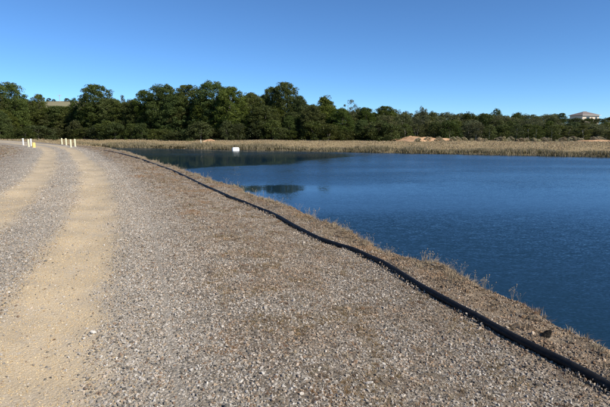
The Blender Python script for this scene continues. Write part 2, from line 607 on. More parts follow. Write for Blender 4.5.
def add_stones(n, s0, s1, d0, d1, size, kind, keep):
    s = RNG.uniform(s0, s1, n)
    d = RNG.uniform(d0, d1, n)
    x, y = sd_xy(s, d)
    k = in_view(x, y) & (RNG.random(n) < keep(s, d, x, y))
    s, d, x, y = s[k], d[k], x[k], y[k]
    m = len(s)
    z = np.where(np.abs(d) < 1.75, z_track(s, d), z_bank(s, d))
    r = size[0] + (size[1] - size[0]) * RNG.random(m) ** 2.3
    P_.append(np.stack([x, y, z + r * RNG.uniform(-0.1, 0.35, m)], 1))
    Sc_.append(np.stack([r * RNG.uniform(0.8, 1.25, m), r * RNG.uniform(0.8, 1.2, m), r * RNG.uniform(0.7, 1.1, m)], 1))
    ro = RNG.normal(0, 0.5, (m, 3))
    ro[:, 2] = RNG.uniform(0, 6.28, m)
    Ro_.append(ro)
    w = vnoise(x, y, 2.6, 3)
    if kind == 'grey':
        t = pal(PAL_GREY, W_GREY, m)
        brown = 0.7 * sstep(0.45, 0.72, w)[:, None] * sstep(1.9, 2.8, np.abs(d))[:, None]
        t = t * (1 - brown * np.array([0.20, 0.32, 0.44])) * (1 - (sstep(1.5, 2.9, d + 1.2 * (vnoise(x, y, 1.3, 3) - 0.5)) * (0.35 + 0.65 * sstep(3.5, 8.0, y)))[:, None] * np.array([0.05, 0.10, 0.16]))
        t = t * (1 + (1 - sstep(1.2, 2.2, np.abs(d)))[:, None] * sstep(5, 12, y)[:, None] * np.array([0.22, 0.19, 0.14]))
        clay = sstep(4.5, 5.0, d + 0.5 * (w - 0.5))[:, None]
        t = t * (1 - clay * np.array([0.08, 0.20, 0.34]))
    else:
        t = pal(PAL_TAN, W_TAN, m)
    Ti_.append(t)


def rutness(d, x, y):
    wob = 0.5 * (vnoise(x, y, 0.55, 3) - 0.5)
    wob = wob + 0.4 * (vnoise(x, y, 3.5, 3) - 0.5)
    return 1 - sstep(0.22, 0.62, np.abs(np.abs(d + wob) - 0.86))


def k_grey(s, d, x, y):
    base = np.where(d > 1.4, 1.0, np.where(d < -1.6, 0.55, 0.45)) * (1 - 0.88 * rutness(d, x, y))
    base = base + 0.35 * np.exp(-((np.abs(np.abs(d) - 0.86) - 0.55) / 0.12) ** 2) * sstep(0.4, 0.6, vnoise(x, y, 0.9, 2))
    patch = sstep(0.52, 0.64, vnoise(x, y, 5.5, 2)) * sstep(2.0, 2.8, np.abs(d))
    return base * (1 - 0.45 * patch)


S_CAM = xy_sd(-1, 2.5)[0]
AREA = lambda s0, s1, d0, d1: (s1 - s0) * (d1 - d0)
s0 = S_CAM - 3
# near shoulder, mid distance, far; a few bigger lumps among them
add_stones(int(16 * AREA(s0, S_CAM + 12, -4, 5.4)), s0, S_CAM + 12, -4, 5.4, (0.016, 0.034), 'grey', k_grey)
add_stones(int(4600 * AREA(s0, S_CAM + 4.5, -3, 6)), s0, S_CAM + 4.5, -3, 6, (0.0045, 0.0165), 'grey', k_grey)
add_stones(int(2400 * AREA(S_CAM + 4.5, S_CAM + 11, -5, 6)), S_CAM + 4.5, S_CAM + 11, -5, 5.6, (0.006, 0.016), 'grey', k_grey)
add_stones(int(700 * AREA(S_CAM + 11, S_CAM + 24, -7, 6)), S_CAM + 11, S_CAM + 24, -7, 6, (0.009, 0.021), 'grey', k_grey)
add_stones(int(60 * AREA(S_CAM + 24, S_CAM + 50, -8, 5.6)), S_CAM + 24, S_CAM + 50, -8, 5.6, (0.014, 0.034), 'grey', k_grey)
add_stones(int(3200 * AREA(s0, S_CAM + 5, -1.7, 1.7)), s0, S_CAM + 5, -1.7, 1.7, (0.003, 0.008), 'tan', lambda s, d, x, y: 0.25 + 0.75 * rutness(d, x, y))
add_stones(int(700 * AREA(S_CAM + 5, S_CAM + 13, -1.7, 1.7)), S_CAM + 5, S_CAM + 13, -1.7, 1.7, (0.004, 0.010), 'tan', lambda s, d, x, y: 0.25 + 0.75 * rutness(d, x, y))
# ------------------------------------------------------------------ dry grass on the crest
def tuft_mesh(name, seed, n, h, spread, lean, w=0.004, flat=0.0, mat=None):
    r = np.random.default_rng(seed)
    V, Fc = [], []
    for i in range(n):
        a = r.uniform(0, 6.28)
        base = np.array([math.cos(a), math.sin(a), 0]) * spread * r.random() ** 0.7 * 0.5
        hh = h * r.uniform(0.45, 1.0)
        out = np.array([math.cos(a + r.normal(0, 0.8)), math.sin(a + r.normal(0, 0.8)), 0]) * lean * hh * r.uniform(0.4, 1.3)
        p0, p1 = base, base + out * 0.35 + np.array([0, 0, hh * 0.6 * (1 - flat)])
        p2 = base + out + np.array([0, 0, hh * r.uniform(0.7, 1.0) * (1 - flat)])
        b = r.uniform(0, 6.28)
        sd = np.array([math.cos(b), math.sin(b), 0]) * w * 0.5
        k = len(V)
        V += [p0 - sd, p0 + sd, p1 - sd * 0.8, p1 + sd * 0.8, p2]
        Fc += [(k, k + 1, k + 3, k + 2), (k + 2, k + 3, k + 4, k + 4)]
    tri = []
    for q in Fc:
        if q[2] == q[3]: tri.append(q[:3])
        else: tri += [(q[0], q[1], q[2]), (q[0], q[2], q[3])]
    me = np_mesh(name, np.array(V), np.array(tri))
    if mat: me.materials.append(mat)
    return me


tufts = [tuft_mesh('tuft', 90 + i, 22, 1.0, 1.1, (0.5, 0.9, 1.6)[i % 3], 0.05, (0, 0.2, 0.6)[i % 3], M_DRYGRASS) for i in range(6)]
PAL_DRY = np.array([(0.25, 0.19, 0.125), (0.18, 0.13, 0.085), (0.165, 0.095, 0.06), (0.38, 0.31, 0.21), (0.12, 0.10, 0.055), (0.25, 0.155, 0.09)])
W_DRY = np.array([0.28, 0.24, 0.16, 0.16, 0.07, 0.09])
P2, S2, R2, T2 = [], [], [], []


def add_tufts(n, s0, s1, d0, d1, size, keep, stretch=1.0):
    s = RNG.uniform(s0, s1, n)
    d = RNG.uniform(d0, d1, n)
    x, y = sd_xy(s, d)
    k = in_view(x, y) & (RNG.random(n) < keep(s, d, x, y))
    s, d, x, y = s[k], d[k], x[k], y[k]
    m = len(s)
    r = RNG.uniform(size[0], size[1], m)
    P2.append(np.stack([x, y, z_bank(s, d) - 0.003], 1))
    S2.append(np.stack([r, r, r * RNG.uniform(0.5, 1.1, m) * stretch], 1))
    R2.append(np.stack([RNG.normal(0, 0.12, m), RNG.normal(0, 0.12, m), RNG.uniform(0, 6.28, m)], 1))
    t = pal(PAL_DRY, W_DRY, m)
    if stretch > 1.2: t = t * 0.5 + np.array([0.20, 0.165, 0.11])
    T2.append(t)


def k_tuft(s, d, x, y):
    p = sstep(0.52, 0.64, vnoise(x, y, 5.5, 2))
    zone = np.where(d > 0, sstep(1.9, 2.9, d), 0.55 * sstep(2.4, 4.0, -d))
    return zone * (0.10 + 0.90 * p) * (0.6 + 0.5 * sstep(3.0, 8.0, y))


add_tufts(int(420 * AREA(s0, S_CAM + 6, 1.8, 5.4)), s0, S_CAM + 6, 1.8, 5.4, (0.025, 0.06), k_tuft)
add_tufts(int(330 * AREA(S_CAM + 6, S_CAM + 16, 1.8, 5.3)), S_CAM + 6, S_CAM + 16, 1.8, 5.3, (0.03, 0.07), k_tuft)
add_tufts(int(140 * AREA(S_CAM + 16, S_CAM + 32, 1.8, 5.2)), S_CAM + 16, S_CAM + 32, 1.8, 5.2, (0.04, 0.09), k_tuft)
add_tufts(int(30 * AREA(S_CAM + 32, S_CAM + 66, 1.9, 5.2)), S_CAM + 32, S_CAM + 66, 1.9, 5.2, (0.06, 0.15), k_tuft)
add_tufts(int(150 * AREA(S_CAM + 8, S_CAM + 30, -9, -1.9)), S_CAM + 8, S_CAM + 30, -9, -1.9, (0.03, 0.08), k_tuft)
add_tufts(int(70 * AREA(S_CAM + 30, S_CAM + 75, -9, -1.9)), S_CAM + 30, S_CAM + 75, -9, -1.9, (0.06, 0.16), k_tuft)
# small rusty and olive weed patches
k_patch = lambda s, d, x, y: sstep(0.655, 0.72, vnoise(x + 40, y + 13, 2.1, 2)) * sstep(1.7, 2.5, d)
n_before = len(T2)
add_tufts(int(900 * AREA(s0, S_CAM + 9, 1.6, 5.0)), s0, S_CAM + 9, 1.6, 5.0, (0.015, 0.045), k_patch, 0.8)
add_tufts(int(400 * AREA(S_CAM + 9, S_CAM + 22, 1.6, 5.0)), S_CAM + 9, S_CAM + 22, 1.6, 5.0, (0.025, 0.06), k_patch, 0.8)
for q in range(n_before, len(T2)):
    px_, py_ = P2[q][:, 0], P2[q][:, 1]
    w = sstep(0.45, 0.55, vnoise(px_, py_, 0.7, 1))[:, None]
    T2[q] = (w * np.array([0.30, 0.165, 0.075]) + (1 - w) * np.array([0.21, 0.145, 0.065])) * RNG.uniform(0.65, 1.25, (len(px_), 1))
# taller wisps along the brink
k_brink = lambda s, d, x, y: np.exp(-((d - edge_d(s) - 0.05) / 0.22) ** 2) * sstep(0.35, 0.6, vnoise(x, y, 1.1, 3))
add_tufts(int(300 * AREA(s0, S_CAM + 18, 4.2, 5.8)), s0, S_CAM + 18, 4.2, 5.8, (0.04, 0.10), k_brink, 1.5)
add_tufts(int(140 * AREA(S_CAM + 18, S_CAM + 48, 3.9, 5.6)), S_CAM + 18, S_CAM + 48, 3.9, 5.6, (0.06, 0.16), k_brink, 1.4)
P2, S2, R2, T2 = map(np.vstack, (P2, S2, R2, T2))
scatter('dry_grass', P2, S2, R2, RNG.integers(0, len(tufts), len(P2)), T2, tufts,
        'short brown dead grass growing through the gravel shoulders')
print('tufts', len(P2))


# ------------------------------------------------------------------ the black pipe
def tube(points, radius, sides=14):
    P = np.asarray(points, float)
    T = np.gradient(P, axis=0)
    T /= np.linalg.norm(T, axis=1)[:, None]
    up = np.array([0, 0, 1.0])
    V = []
    rad = np.broadcast_to(np.asarray(radius, float), (len(P),))
    for p, t, r in zip(P, T, rad):
        ref = up if abs(t[2]) < 0.9 else np.array([1.0, 0, 0])
        a = np.cross(t, ref); a /= np.linalg.norm(a)
        b = np.cross(a, t)
        for k in range(sides):
            q = 2 * math.pi * k / sides
            V.append(p + r * (math.cos(q) * a + math.sin(q) * b))
    n = len(P)
    F = []
    for i in range(n - 1):
        for k in range(sides):
            k2 = (k + 1) % sides
            F.append((i * sides + k, i * sides + k2, (i + 1) * sides + k2, (i + 1) * sides + k))
    return np.array(V), np.array(F)


def mat_pipe():
    m = NT('black_polythene')
    dust = m.rng(m.noise(9, 5, 0.7), 0.45, 0.8)
    col = m.mix(m.math('MULTIPLY', dust, 0.22), (0.007, 0.007, 0.008), (0.09, 0.08, 0.07))
    rough = m.rng(m.noise(30, 3), 0.3, 0.7, 0.5, 0.7)
    return m.bsdf(col, rough, m.bump(m.noise(25, 3), 0.15, 0.004), 0.22)


M_PIPE = mat_pipe()
PIPE_PX = [(640, 404), (610, 388), (597, 380.5), (578, 370.5), (559, 360.2), (540, 351), (510, 336), (490, 325), (478, 318), (458, 307.5), (439, 297), (419, 286), (399, 273), (380, 261.8),
           (360, 253), (339.5, 246), (320, 239.2), (304, 231.5), (288.5, 223), (269, 212.5), (249, 204.5), (229.5, 197), (210, 188.2), (190, 178.5),
           (175, 171.5), (160, 166), (145, 160), (131, 156.2), (118, 153), (104, 150.3)]
pp = []
for (a, b) in PIPE_PX:
    q = ray(a, b)
    z = -0.10
    for _ in range(6):                       # meet the ground
        t = (z + 0.02 - EYE) / q[2]
        s, d = xy_sd(q[0] * t, q[1] * t)
        d = min(d, float(edge_d(s)) - 0.12)
        z = float(z_bank(s, d))
    pp.append(sd_xy(s, d))
pp = np.array(pp, float)
pp = np.vstack([pp[0] + (pp[0] - pp[1]) * 5, pp[0] + (pp[0] - pp[1]) * 2, pp])
pc = catmull(pp, 16)
zz = []
for x, y in pc:
    s, d = xy_sd(x, y)
    zz.append(float(z_bank(s, d)))
zz = np.convolve(np.pad(zz, 6, mode='edge'), np.ones(13) / 13, 'valid')
PR = 0.037
V, F = tube(np.column_stack([pc, zz + PR * 0.72]), PR)
o = link('water_pipe', np_mesh('water_pipe', V, F, smooth=True), mats=[M_PIPE])
tag(o, 'long black plastic pipe snaking along the gravel shoulder beside the lake', 'pipe')


# stones heaped against the pipe, mostly on the near side
pn = np.gradient(pc, axis=0)
pn /= np.linalg.norm(pn, axis=1)[:, None]
pl = np.concatenate([[0], np.cumsum(np.hypot(*np.diff(pc, axis=0).T))])
m = 5200
u = 26 * RNG.random(m) ** 1.5
off = np.where(RNG.random(m) < 0.72, -1, 1) * (PR * 0.75 + np.abs(RNG.normal(0, 0.028, m)))
hump = vnoise(u, u * 0 + 2.2, 2.3, 3)
k = RNG.random(m) < sstep(0.25, 0.6, hump)
u, off, hump = u[k], off[k], hump[k]
m = len(u)
nx, ny = np.interp(u, pl, pn[:, 1]), -np.interp(u, pl, pn[:, 0])
x, y = np.interp(u, pl, pc[:, 0]) + nx * off, np.interp(u, pl, pc[:, 1]) + ny * off
rr_ = RNG.uniform(0.007, 0.017, m) * (1 + u * 0.03)
z = np.interp(u, pl, zz) + np.clip(0.052 - np.abs(off) * 0.55, 0, None) * RNG.random(m) * sstep(0.3, 0.65, hump)
P_.append(np.stack([x, y, z], 1))
Sc_.append(np.stack([rr_, rr_ * 0.9, rr_ * 0.8], 1))
Ro_.append(RNG.uniform(0, 6.28, (m, 3)))
Ti_.append(pal(PAL_GREY, W_GREY, m) * np.array([0.95, 0.88, 0.8]))
P_, Sc_, Ro_, Ti_ = map(np.vstack, (P_, Sc_, Ro_, Ti_))
scatter('gravel', P_, Sc_, Ro_, RNG.integers(0, len(stones), len(P_)), Ti_, stones,
        'loose grey and tan crushed gravel strewn over the dam crest')
print('gravel pieces', len(P_))



# ------------------------------------------------------------------ bollards and marker posts
def lathe(profile, sides=14):
    V, F = [], []
    for r, z in profile:
        for k in range(sides):
            q = 2 * math.pi * k / sides
            V.append((r * math.cos(q), r * math.sin(q), z))
    for i in range(len(profile) - 1):
        for k in range(sides):
            k2 = (k + 1) % sides
            F.append((i * sides + k, i * sides + k2, (i + 1) * sides + k2, (i + 1) * sides + k))
    return V, F


def mat_paint(name, col, dirt=(0.25, 0.2, 0.14), amount=0.5):
    m = NT(name)
    tc = m.n('ShaderNodeTexCoord')
    n = m.rng(m.noise(6, 4, 0.7, vec=tc.outputs['Object']), 0.5, 0.8)
    return m.bsdf(m.mix(m.math('MULTIPLY', n, amount), col, dirt), 0.6, None, 0.35)


M_CREAM = mat_paint('cream_paint', (0.64, 0.58, 0.38))
M_WHITE = mat_paint('white_paint', (0.66, 0.65, 0.60))
M_YELLOW = mat_paint('yellow_paint', (0.68, 0.50, 0.16))
M_CONC = mat_paint('concrete', (0.36, 0.34, 0.30))


def bollard(px, py, dist, h, r, mat, label, group):
    x, y, _ = at(px, py, dist)
    s, d = xy_sd(x, y)
    z = float(z_bank(s, d)) - 0.01
    root = empty('bollard', (x, y, z))
    tag(root, label, 'bollard', group)
    v, f = lathe([(r, -0.1), (r, h - 0.06), (r * 0.98, h - 0.055)])
    link('post', np_mesh('post', v, f, smooth=True), root, [mat])
    v, f = lathe([(r * 1.06, h - 0.06), (r * 1.06, h - 0.03), (r * 0.8, h - 0.005), (0.001, h + 0.005)])
    link('cap', np_mesh('cap', v, f, smooth=True), root, [mat])
    v, f = lathe([(r * 2.0, -0.08), (r * 2.0, 0.025), (r * 1.9, 0.04), (r * 1.02, 0.045)])
    link('footing', np_mesh('footing', v, f), root, [M_CONC])
    return root


GL, GR = 'bollards left of the track', 'bollards right of the track'
bollard(23.4, 145.5, 52, 0.80, 0.085, M_WHITE, 'white bollard standing apart, leftmost of all the bollards', GL)
bollard(28.8, 147.0, 47, 0.80, 0.085, M_CREAM, 'cream bollard just left of the short yellow bollard, nearer of two', GL)
bollard(31.3, 146.0, 50, 0.80, 0.085, M_WHITE, 'pale bollard half hidden behind the yellow and cream bollards', GL)
bollard(34.0, 148.0, 44.2, 0.52, 0.15, M_YELLOW, 'short stout bright yellow bollard at the left edge of the track', GL)
bollard(62.0, 144.0, 58, 0.80, 0.085, M_CREAM, 'farthest of four cream bollards right of the track', GR)
bollard(66.3, 145.5, 52, 0.80, 0.085, M_CREAM, 'second farthest cream bollard right of the track', GR)
bollard(71.0, 147.5, 45.6, 0.80, 0.085, M_CREAM, 'nearest cream bollard right of the track', GR)
bollard(75.2, 147.0, 47.5, 0.80, 0.085, M_CREAM, 'rightmost cream bollard, closest to the lake', GR)

# white post by the reeds
x, y, z = at(201, 145, 104)
z = float(z_ground(x, y))
root = empty('marker_post', (x, y, z))
tag(root, 'thin white marker post standing in the reeds left of the float', 'post')
v, f = lathe([(0.09, -0.2), (0.09, 0.85), (0.07, 0.9), (0.001, 0.92)], 10)
link('post', np_mesh('post', v, f, smooth=True), root, [M_WHITE])
v, f = lathe([(0.1, 0.6), (0.1, 0.7)], 10)
link('band', np_mesh('band', v, f, smooth=True), root, [M_YELLOW])

# white float moored in front of the reeds: a box hull with a raised, sloping lid
x, y, z = at(235.6, 149.2, 91.5)
root = empty('float', (x, y, WATER_Z), 0.35)
tag(root, 'small white boxy float moored on the water before the reeds', 'float')


def bevel_box(name, lo, hi, parent, mat, bev=0.05, taper=1.0, shift=0.0):
    bm = bmesh.new()
    bmesh.ops.create_cube(bm, size=1.0)
    for v in bm.verts:
        top = v.co.z > 0
        v.co = Vector(((lo[i] + hi[i]) / 2 + v.co[i] * (hi[i] - lo[i]) for i in range(3)))
        if top:
            cx, cy = (lo[0] + hi[0]) / 2, (lo[1] + hi[1]) / 2
            v.co.x = cx + (v.co.x - cx) * taper + shift
            v.co.y = cy + (v.co.y - cy) * taper
    if bev: bmesh.ops.bevel(bm, geom=bm.edges[:], offset=bev, segments=2, affect='EDGES')
    me = bpy.data.meshes.new(name)
    bm.to_mesh(me)
    bm.free()
    return link(name, me, parent, [mat])


M_FLOATW = mat_paint('white_plastic', (0.82, 0.81, 0.78), (0.5, 0.46, 0.38), 0.3)
bevel_box('hull', (-0.66, -0.45, -0.25), (0.66, 0.45, 0.40), root, M_FLOATW, 0.07, 1.04)
bevel_box('lid', (-0.66, -0.44, 0.415), (0.60, 0.44, 0.62), root, M_FLOATW, 0.05, 0.9, 0.05)
bevel_box('rim', (-0.72, -0.50, 0.35), (0.72, 0.50, 0.41), root, M_FLOATW, 0.02)


# ------------------------------------------------------------------ reeds and bank grass on the far shore
def blades(n, sampler, h, w, lean, pal_, wts):
    x, y, keep_h = sampler(n)
    m = len(x)
    z = np.maximum(z_ground(x, y), WATER_Z - 0.4)
    hh = RNG.uniform(h[0], h[1], m) * keep_h
    ww = RNG.uniform(w[0], w[1], m)
    a = RNG.uniform(0, 6.28, m)
    b = RNG.uniform(0, 6.28, m)
    ln = hh * lean * RNG.random(m)
    p0 = np.stack([x - np.cos(a) * ww / 2, y - np.sin(a) * ww / 2, z], 1)
    p1 = np.stack([x + np.cos(a) * ww / 2, y + np.sin(a) * ww / 2, z], 1)
    mx = np.stack([x + np.cos(b) * ln * 0.4, y + np.sin(b) * ln * 0.4, z + hh * 0.6], 1)
    cw = np.stack([np.cos(a) * ww * 0.4, np.sin(a) * ww * 0.4, np.zeros(m)], 1)
    p4 = np.stack([x + np.cos(b) * ln, y + np.sin(b) * ln, z + hh], 1)
    V = np.stack([p0, p1, mx + cw, mx - cw, p4], 1).reshape(-1, 3)
    i = np.arange(m) * 5
    F = np.concatenate([np.stack([i, i + 1, i + 2], 1), np.stack([i, i + 2, i + 3], 1), np.stack([i + 3, i + 2, i + 4], 1)])
    t = pal(pal_, wts, m)
    return V, F, np.repeat(t, 5, 0)


def mat_blades(name, transl=0.25):
    m = NT(name)
    t = m.attr('tint', 'GEOMETRY', 'Color')
    d = m.n('ShaderNodeBsdfDiffuse')
    m.put(d.inputs[0], t)
    tr = m.n('ShaderNodeBsdfTranslucent')
    m.put(tr.inputs[0], t)
    mx = m.n('ShaderNodeMixShader')
    mx.inputs[0].default_value = transl
    m.t.links.new(d.outputs[0], mx.inputs[1])
    m.t.links.new(tr.outputs[0], mx.inputs[2])
    m.t.links.new(mx.outputs[0], m.out.inputs[0])
    return m.m


M_BLADE = mat_blades('reed_blade')


def shore_pts(n, e0, e1, u0=-0.15, u1=1.35, clump=0.0):
    """points by distance inland along the far shore"""
    u = RNG.uniform(u0, u1, n)
    e = RNG.uniform(e0, e1, n)
    p = SH_B[None] + (SH_A - SH_B)[None] * u[:, None] + np.array([0.403, 0.916])[None] * e[:, None]
    x, y = p[:, 0], p[:, 1]
    ee = inland(x, y)
    k = (ee > e0 - 0.5) & (ee < e1 + 1) & (np.abs(x) < 0.72 * y + 6)
    return x[k], y[k], ee[k]


def samp_reed(n):
    x, y, e = shore_pts(n, -0.9, 3.2)
    k = RNG.random(len(x)) < (0.35 + 0.65 * sstep(0.3, 0.55, vnoise(x, y, 0.5, 2)))
    x, y, e = x[k], y[k], e[k]
    return x, y, 0.25 + 0.7 * vnoise(x, y, 0.5, 3) + 0.7 * sstep(0.45, 0.7, vnoise(x, y, 0.13, 2))


PAL_REED = np.array([(0.31, 0.255, 0.16), (0.24, 0.20, 0.115), (0.39, 0.33, 0.23), (0.18, 0.165, 0.085), (0.11, 0.10, 0.05)])
V, F, T = blades(70000, samp_reed, (0.3, 0.72), (0.03, 0.075), 0.5, PAL_REED, np.array([0.28, 0.25, 0.2, 0.16, 0.11]))
o = link('reeds', np_mesh('reeds', V, F, {'tint': T}), mats=[M_BLADE])
tag(o, 'tan reed bed lining the far waterline', kind='stuff')


def samp_stub(n):
    x, y, e = shore_pts(n, -0.9, 0.6)
    k = RNG.random(len(x)) < sstep(0.42, 0.62, vnoise(x, y, 1.1, 2))
    return x[k], y[k], 0.7 + 0.6 * vnoise(x[k], y[k], 0.8, 2)


V, F, T = blades(26000, samp_stub, (0.25, 0.55), (0.04, 0.09), 0.4, np.array([(0.045, 0.04, 0.02), (0.09, 0.075, 0.04), (0.16, 0.13, 0.07)]), np.array([0.5, 0.3, 0.2]))
o = link('waterline_sedge', np_mesh('waterline_sedge', V, F, {'tint': T}), mats=[M_BLADE])
tag(o, 'dark sedge clumps at the very edge of the far water', kind='stuff')


def samp_bank(n):
    x, y, e = shore_pts(n, 2.5, 34)
    k = e < rise_w(x) + 7
    k &= RNG.random(len(x)) < 0.25 + 0.75 * sstep(0.35, 0.6, vnoise(x, y, 0.3, 3))
    x, y = x[k], y[k]
    return x, y, 0.4 + 0.9 * vnoise(x, y, 0.25, 3)


PAL_BANK = np.array([(0.38, 0.295, 0.185), (0.43, 0.36, 0.245), (0.32, 0.25, 0.15), (0.23, 0.21, 0.115), (0.34, 0.235, 0.135)])
V, F, T = blades(110000, samp_bank, (0.07, 0.26), (0.04, 0.12), 0.8, PAL_BANK, np.array([0.3, 0.25, 0.2, 0.12, 0.13]))
o = link('bank_grass', np_mesh('bank_grass', V, F, {'tint': T}), mats=[M_BLADE])
tag(o, 'straw coloured grass on the bank between the reeds and the trees', kind='stuff')


def samp_left(n):
    y = RNG.uniform(46, 112, n)
    x = -RNG.uniform(0.36, 0.75, n) * y
    e = inland(x, y)
    s = np.array([0.0])
    k = e > 0.3
    x, y = x[k], y[k]
    # keep off the track
    i = np.argmin((_c[::6, 0][None] - x[:, None]) ** 2 + (_c[::6, 1][None] - y[:, None]) ** 2, axis=1) * 6
    dd_ = np.abs((x - _c[i, 0]) * _tan[i, 1] - (y - _c[i, 1]) * _tan[i, 0])
    k = dd_ > 4.4
    return x[k], y[k], 0.35 + 0.9 * vnoise(x[k], y[k], 0.3, 3)


V, F, T = blades(22000, samp_left, (0.2, 0.6), (0.05, 0.13), 0.6, PAL_BANK, np.array([0.3, 0.2, 0.25, 0.18, 0.07]))
o = link('verge_grass', np_mesh('verge_grass', V, F, {'tint': T}), mats=[M_BLADE])
tag(o, 'dry grass on the verge behind the bollards below the trees', kind='stuff')


# ------------------------------------------------------------------ trees
def mat_leaf(name, dark, light, transl=0.42):
    m = NT(name)
    t = m.attr('tint', 'GEOMETRY', 'Fac')
    info = m.n('ShaderNodeObjectInfo')
    rnd = info.outputs['Random']
    base = m.mix(t, dark, light)
    hs = m.n('ShaderNodeHueSaturation')
    m.put(hs.inputs['Hue'], m.rng(rnd, 0, 1, 0.476, 0.518, False))
    m.put(hs.inputs['Saturation'], m.rng(m.math('FRACT', m.math('MULTIPLY', rnd, 7.31)), 0, 1, 0.92, 1.18, False))
    m.put(hs.inputs['Value'], m.rng(m.math('FRACT', m.math('MULTIPLY', rnd, 3.77)), 0, 1, 0.78, 1.2, False))
    m.put(hs.inputs['Color'], base)
    d = m.n('ShaderNodeBsdfDiffuse')
    m.put(d.inputs[0], hs.outputs[0])
    tr = m.n('ShaderNodeBsdfTranslucent')
    m.put(tr.inputs[0], hs.outputs[0])
    gl = m.n('ShaderNodeBsdfGlossy')
    gl.inputs['Roughness'].default_value = 0.5
    gl.inputs['Color'].default_value = (0.6, 0.65, 0.6, 1)
    mx = m.n('ShaderNodeMixShader')
    mx.inputs[0].default_value = transl
    m.t.links.new(d.outputs[0], mx.inputs[1])
    m.t.links.new(tr.outputs[0], mx.inputs[2])
    m2 = m.n('ShaderNodeMixShader')
    m2.inputs[0].default_value = 0.015
    m.t.links.new(mx.outputs[0], m2.inputs[1])
    m.t.links.new(gl.outputs[0], m2.inputs[2])
    m.t.links.new(m2.outputs[0], m.out.inputs[0])
    return m.m


def mat_bark(name, a, b):
    m = NT(name)
    tc = m.n('ShaderNodeTexCoord')
    n = m.noise(4, 4, 0.7, vec=m.vmath('MULTIPLY', tc.outputs['Object'], (3, 3, 0.6)))
    return m.bsdf(m.mix(m.rng(n, 0.3, 0.7), a, b), 0.9, m.bump(n, 0.6, 0.05), 0.1)


M_LEAF_DARK = mat_leaf('leaf_dark', (0.044, 0.064, 0.017), (0.135, 0.160, 0.046))
M_LEAF_BUSH = mat_leaf('leaf_bush', (0.034, 0.048, 0.015), (0.100, 0.116, 0.038))
M_LEAF_OLIVE = mat_leaf('leaf_olive', (0.048, 0.062, 0.018), (0.145, 0.160, 0.052))
M_LEAF_GREY = mat_leaf('leaf_grey', (0.058, 0.066, 0.028), (0.150, 0.156, 0.074))
M_LEAF_SCRUB = mat_leaf('leaf_scrub', (0.22, 0.19, 0.11), (0.50, 0.44, 0.29))
M_BARK = mat_bark('bark_grey', (0.13, 0.11, 0.09), (0.28, 0.25, 0.21))
M_BARK_PALE = mat_bark('bark_pale', (0.30, 0.27, 0.23), (0.52, 0.48, 0.42))


def make_crown(name, seed, profile, n_clump, per, leaf, mat, clump_r=0.2, lobes=0.35, inner=0.35, squash=0.75):
    """crown in a unit tree: height 1, radius about 1 times the profile; leaf-sized faces gathered in clumps"""
    r = np.random.default_rng(seed)
    tt = np.array([p[0] for p in profile])
    rr = np.array([p[1] for p in profile])
    C = []
    ph = r.uniform(0, 6.28, 6)
    while len(C) < n_clump:
        t = r.uniform(tt[0], tt[-1])
        R = np.interp(t, tt, rr)
        if r.random() > (0.35 + R / rr.max()): continue
        a = r.uniform(0, 6.28)
        lob = 1 + lobes * 0.5 * (math.sin(3 * a + ph[0] + 5 * t) + math.sin(5 * a + ph[1] - 9 * t) * 0.6)
        inn = inner * (1 - max(0.0, (t - 0.45) / 0.55))         # upper crown filled through
        rad = R * lob * (inn + (1 - inn) * math.sqrt(r.random()))
        C.append((rad * math.cos(a), rad * math.sin(a), t, r.uniform(0.55, 1.25)))
    C = np.array(C)
    n = n_clump * per
    ci = np.repeat(np.arange(n_clump), per)
    dirs = r.normal(0, 1, (n, 3))
    dirs[:, 2] = dirs[:, 2] + 0.25
    dirs /= np.linalg.norm(dirs, axis=1)[:, None]
    rad = clump_r * C[ci, 3] * (0.45 + 0.65 * r.random(n) ** 0.6)
    return C, ci, dirs, rad, r, n


def crown_mesh(name, seed, H, R, profile, n_clump, per, leaf, mat, clump=1.4, lobes=0.35, inner=0.35, squash=0.7):
    C, ci, dirs, rad, r, n = make_crown(name, seed, profile, n_clump, per, leaf, mat, clump, lobes, inner)
    cen = np.stack([C[ci, 0] * R, C[ci, 1] * R, C[ci, 2] * H], 1)
    P = cen + dirs * rad[:, None] * np.array([1, 1, squash])
    P[:, 2] = np.maximum(P[:, 2], 0.15)
    nrm = dirs * 0.9 + r.normal(0, 0.55, (n, 3))
    nrm /= np.linalg.norm(nrm, axis=1)[:, None]
    ref = r.normal(0, 1, (n, 3))
    a = np.cross(nrm, ref)
    a /= np.linalg.norm(a, axis=1)[:, None]
    b = np.cross(nrm, a)
    L = leaf * r.uniform(0.6, 1.4, n)[:, None]
    W = L * r.uniform(0.45, 0.8, (n, 1))
    bend = nrm * L * 0.18
    V = np.stack([P - a * L, P - b * W + bend, P + a * L, P + b * W + bend], 1).reshape(-1, 3)
    i = np.arange(n) * 4
    F = np.concatenate([np.stack([i, i + 1, i + 2], 1), np.stack([i, i + 2, i + 3], 1)])
    ct = r.random(n_clump)
    t = np.clip(ct[ci] * 0.7 + r.random(n) * 0.45 - 0.08, 0, 1)
    me = np_mesh(name, V, F, {'tint': np.repeat(t, 4)})
    me.materials.append(mat)
    return me, np.stack([C[:, 0] * R, C[:, 1] * R, C[:, 2] * H], 1)


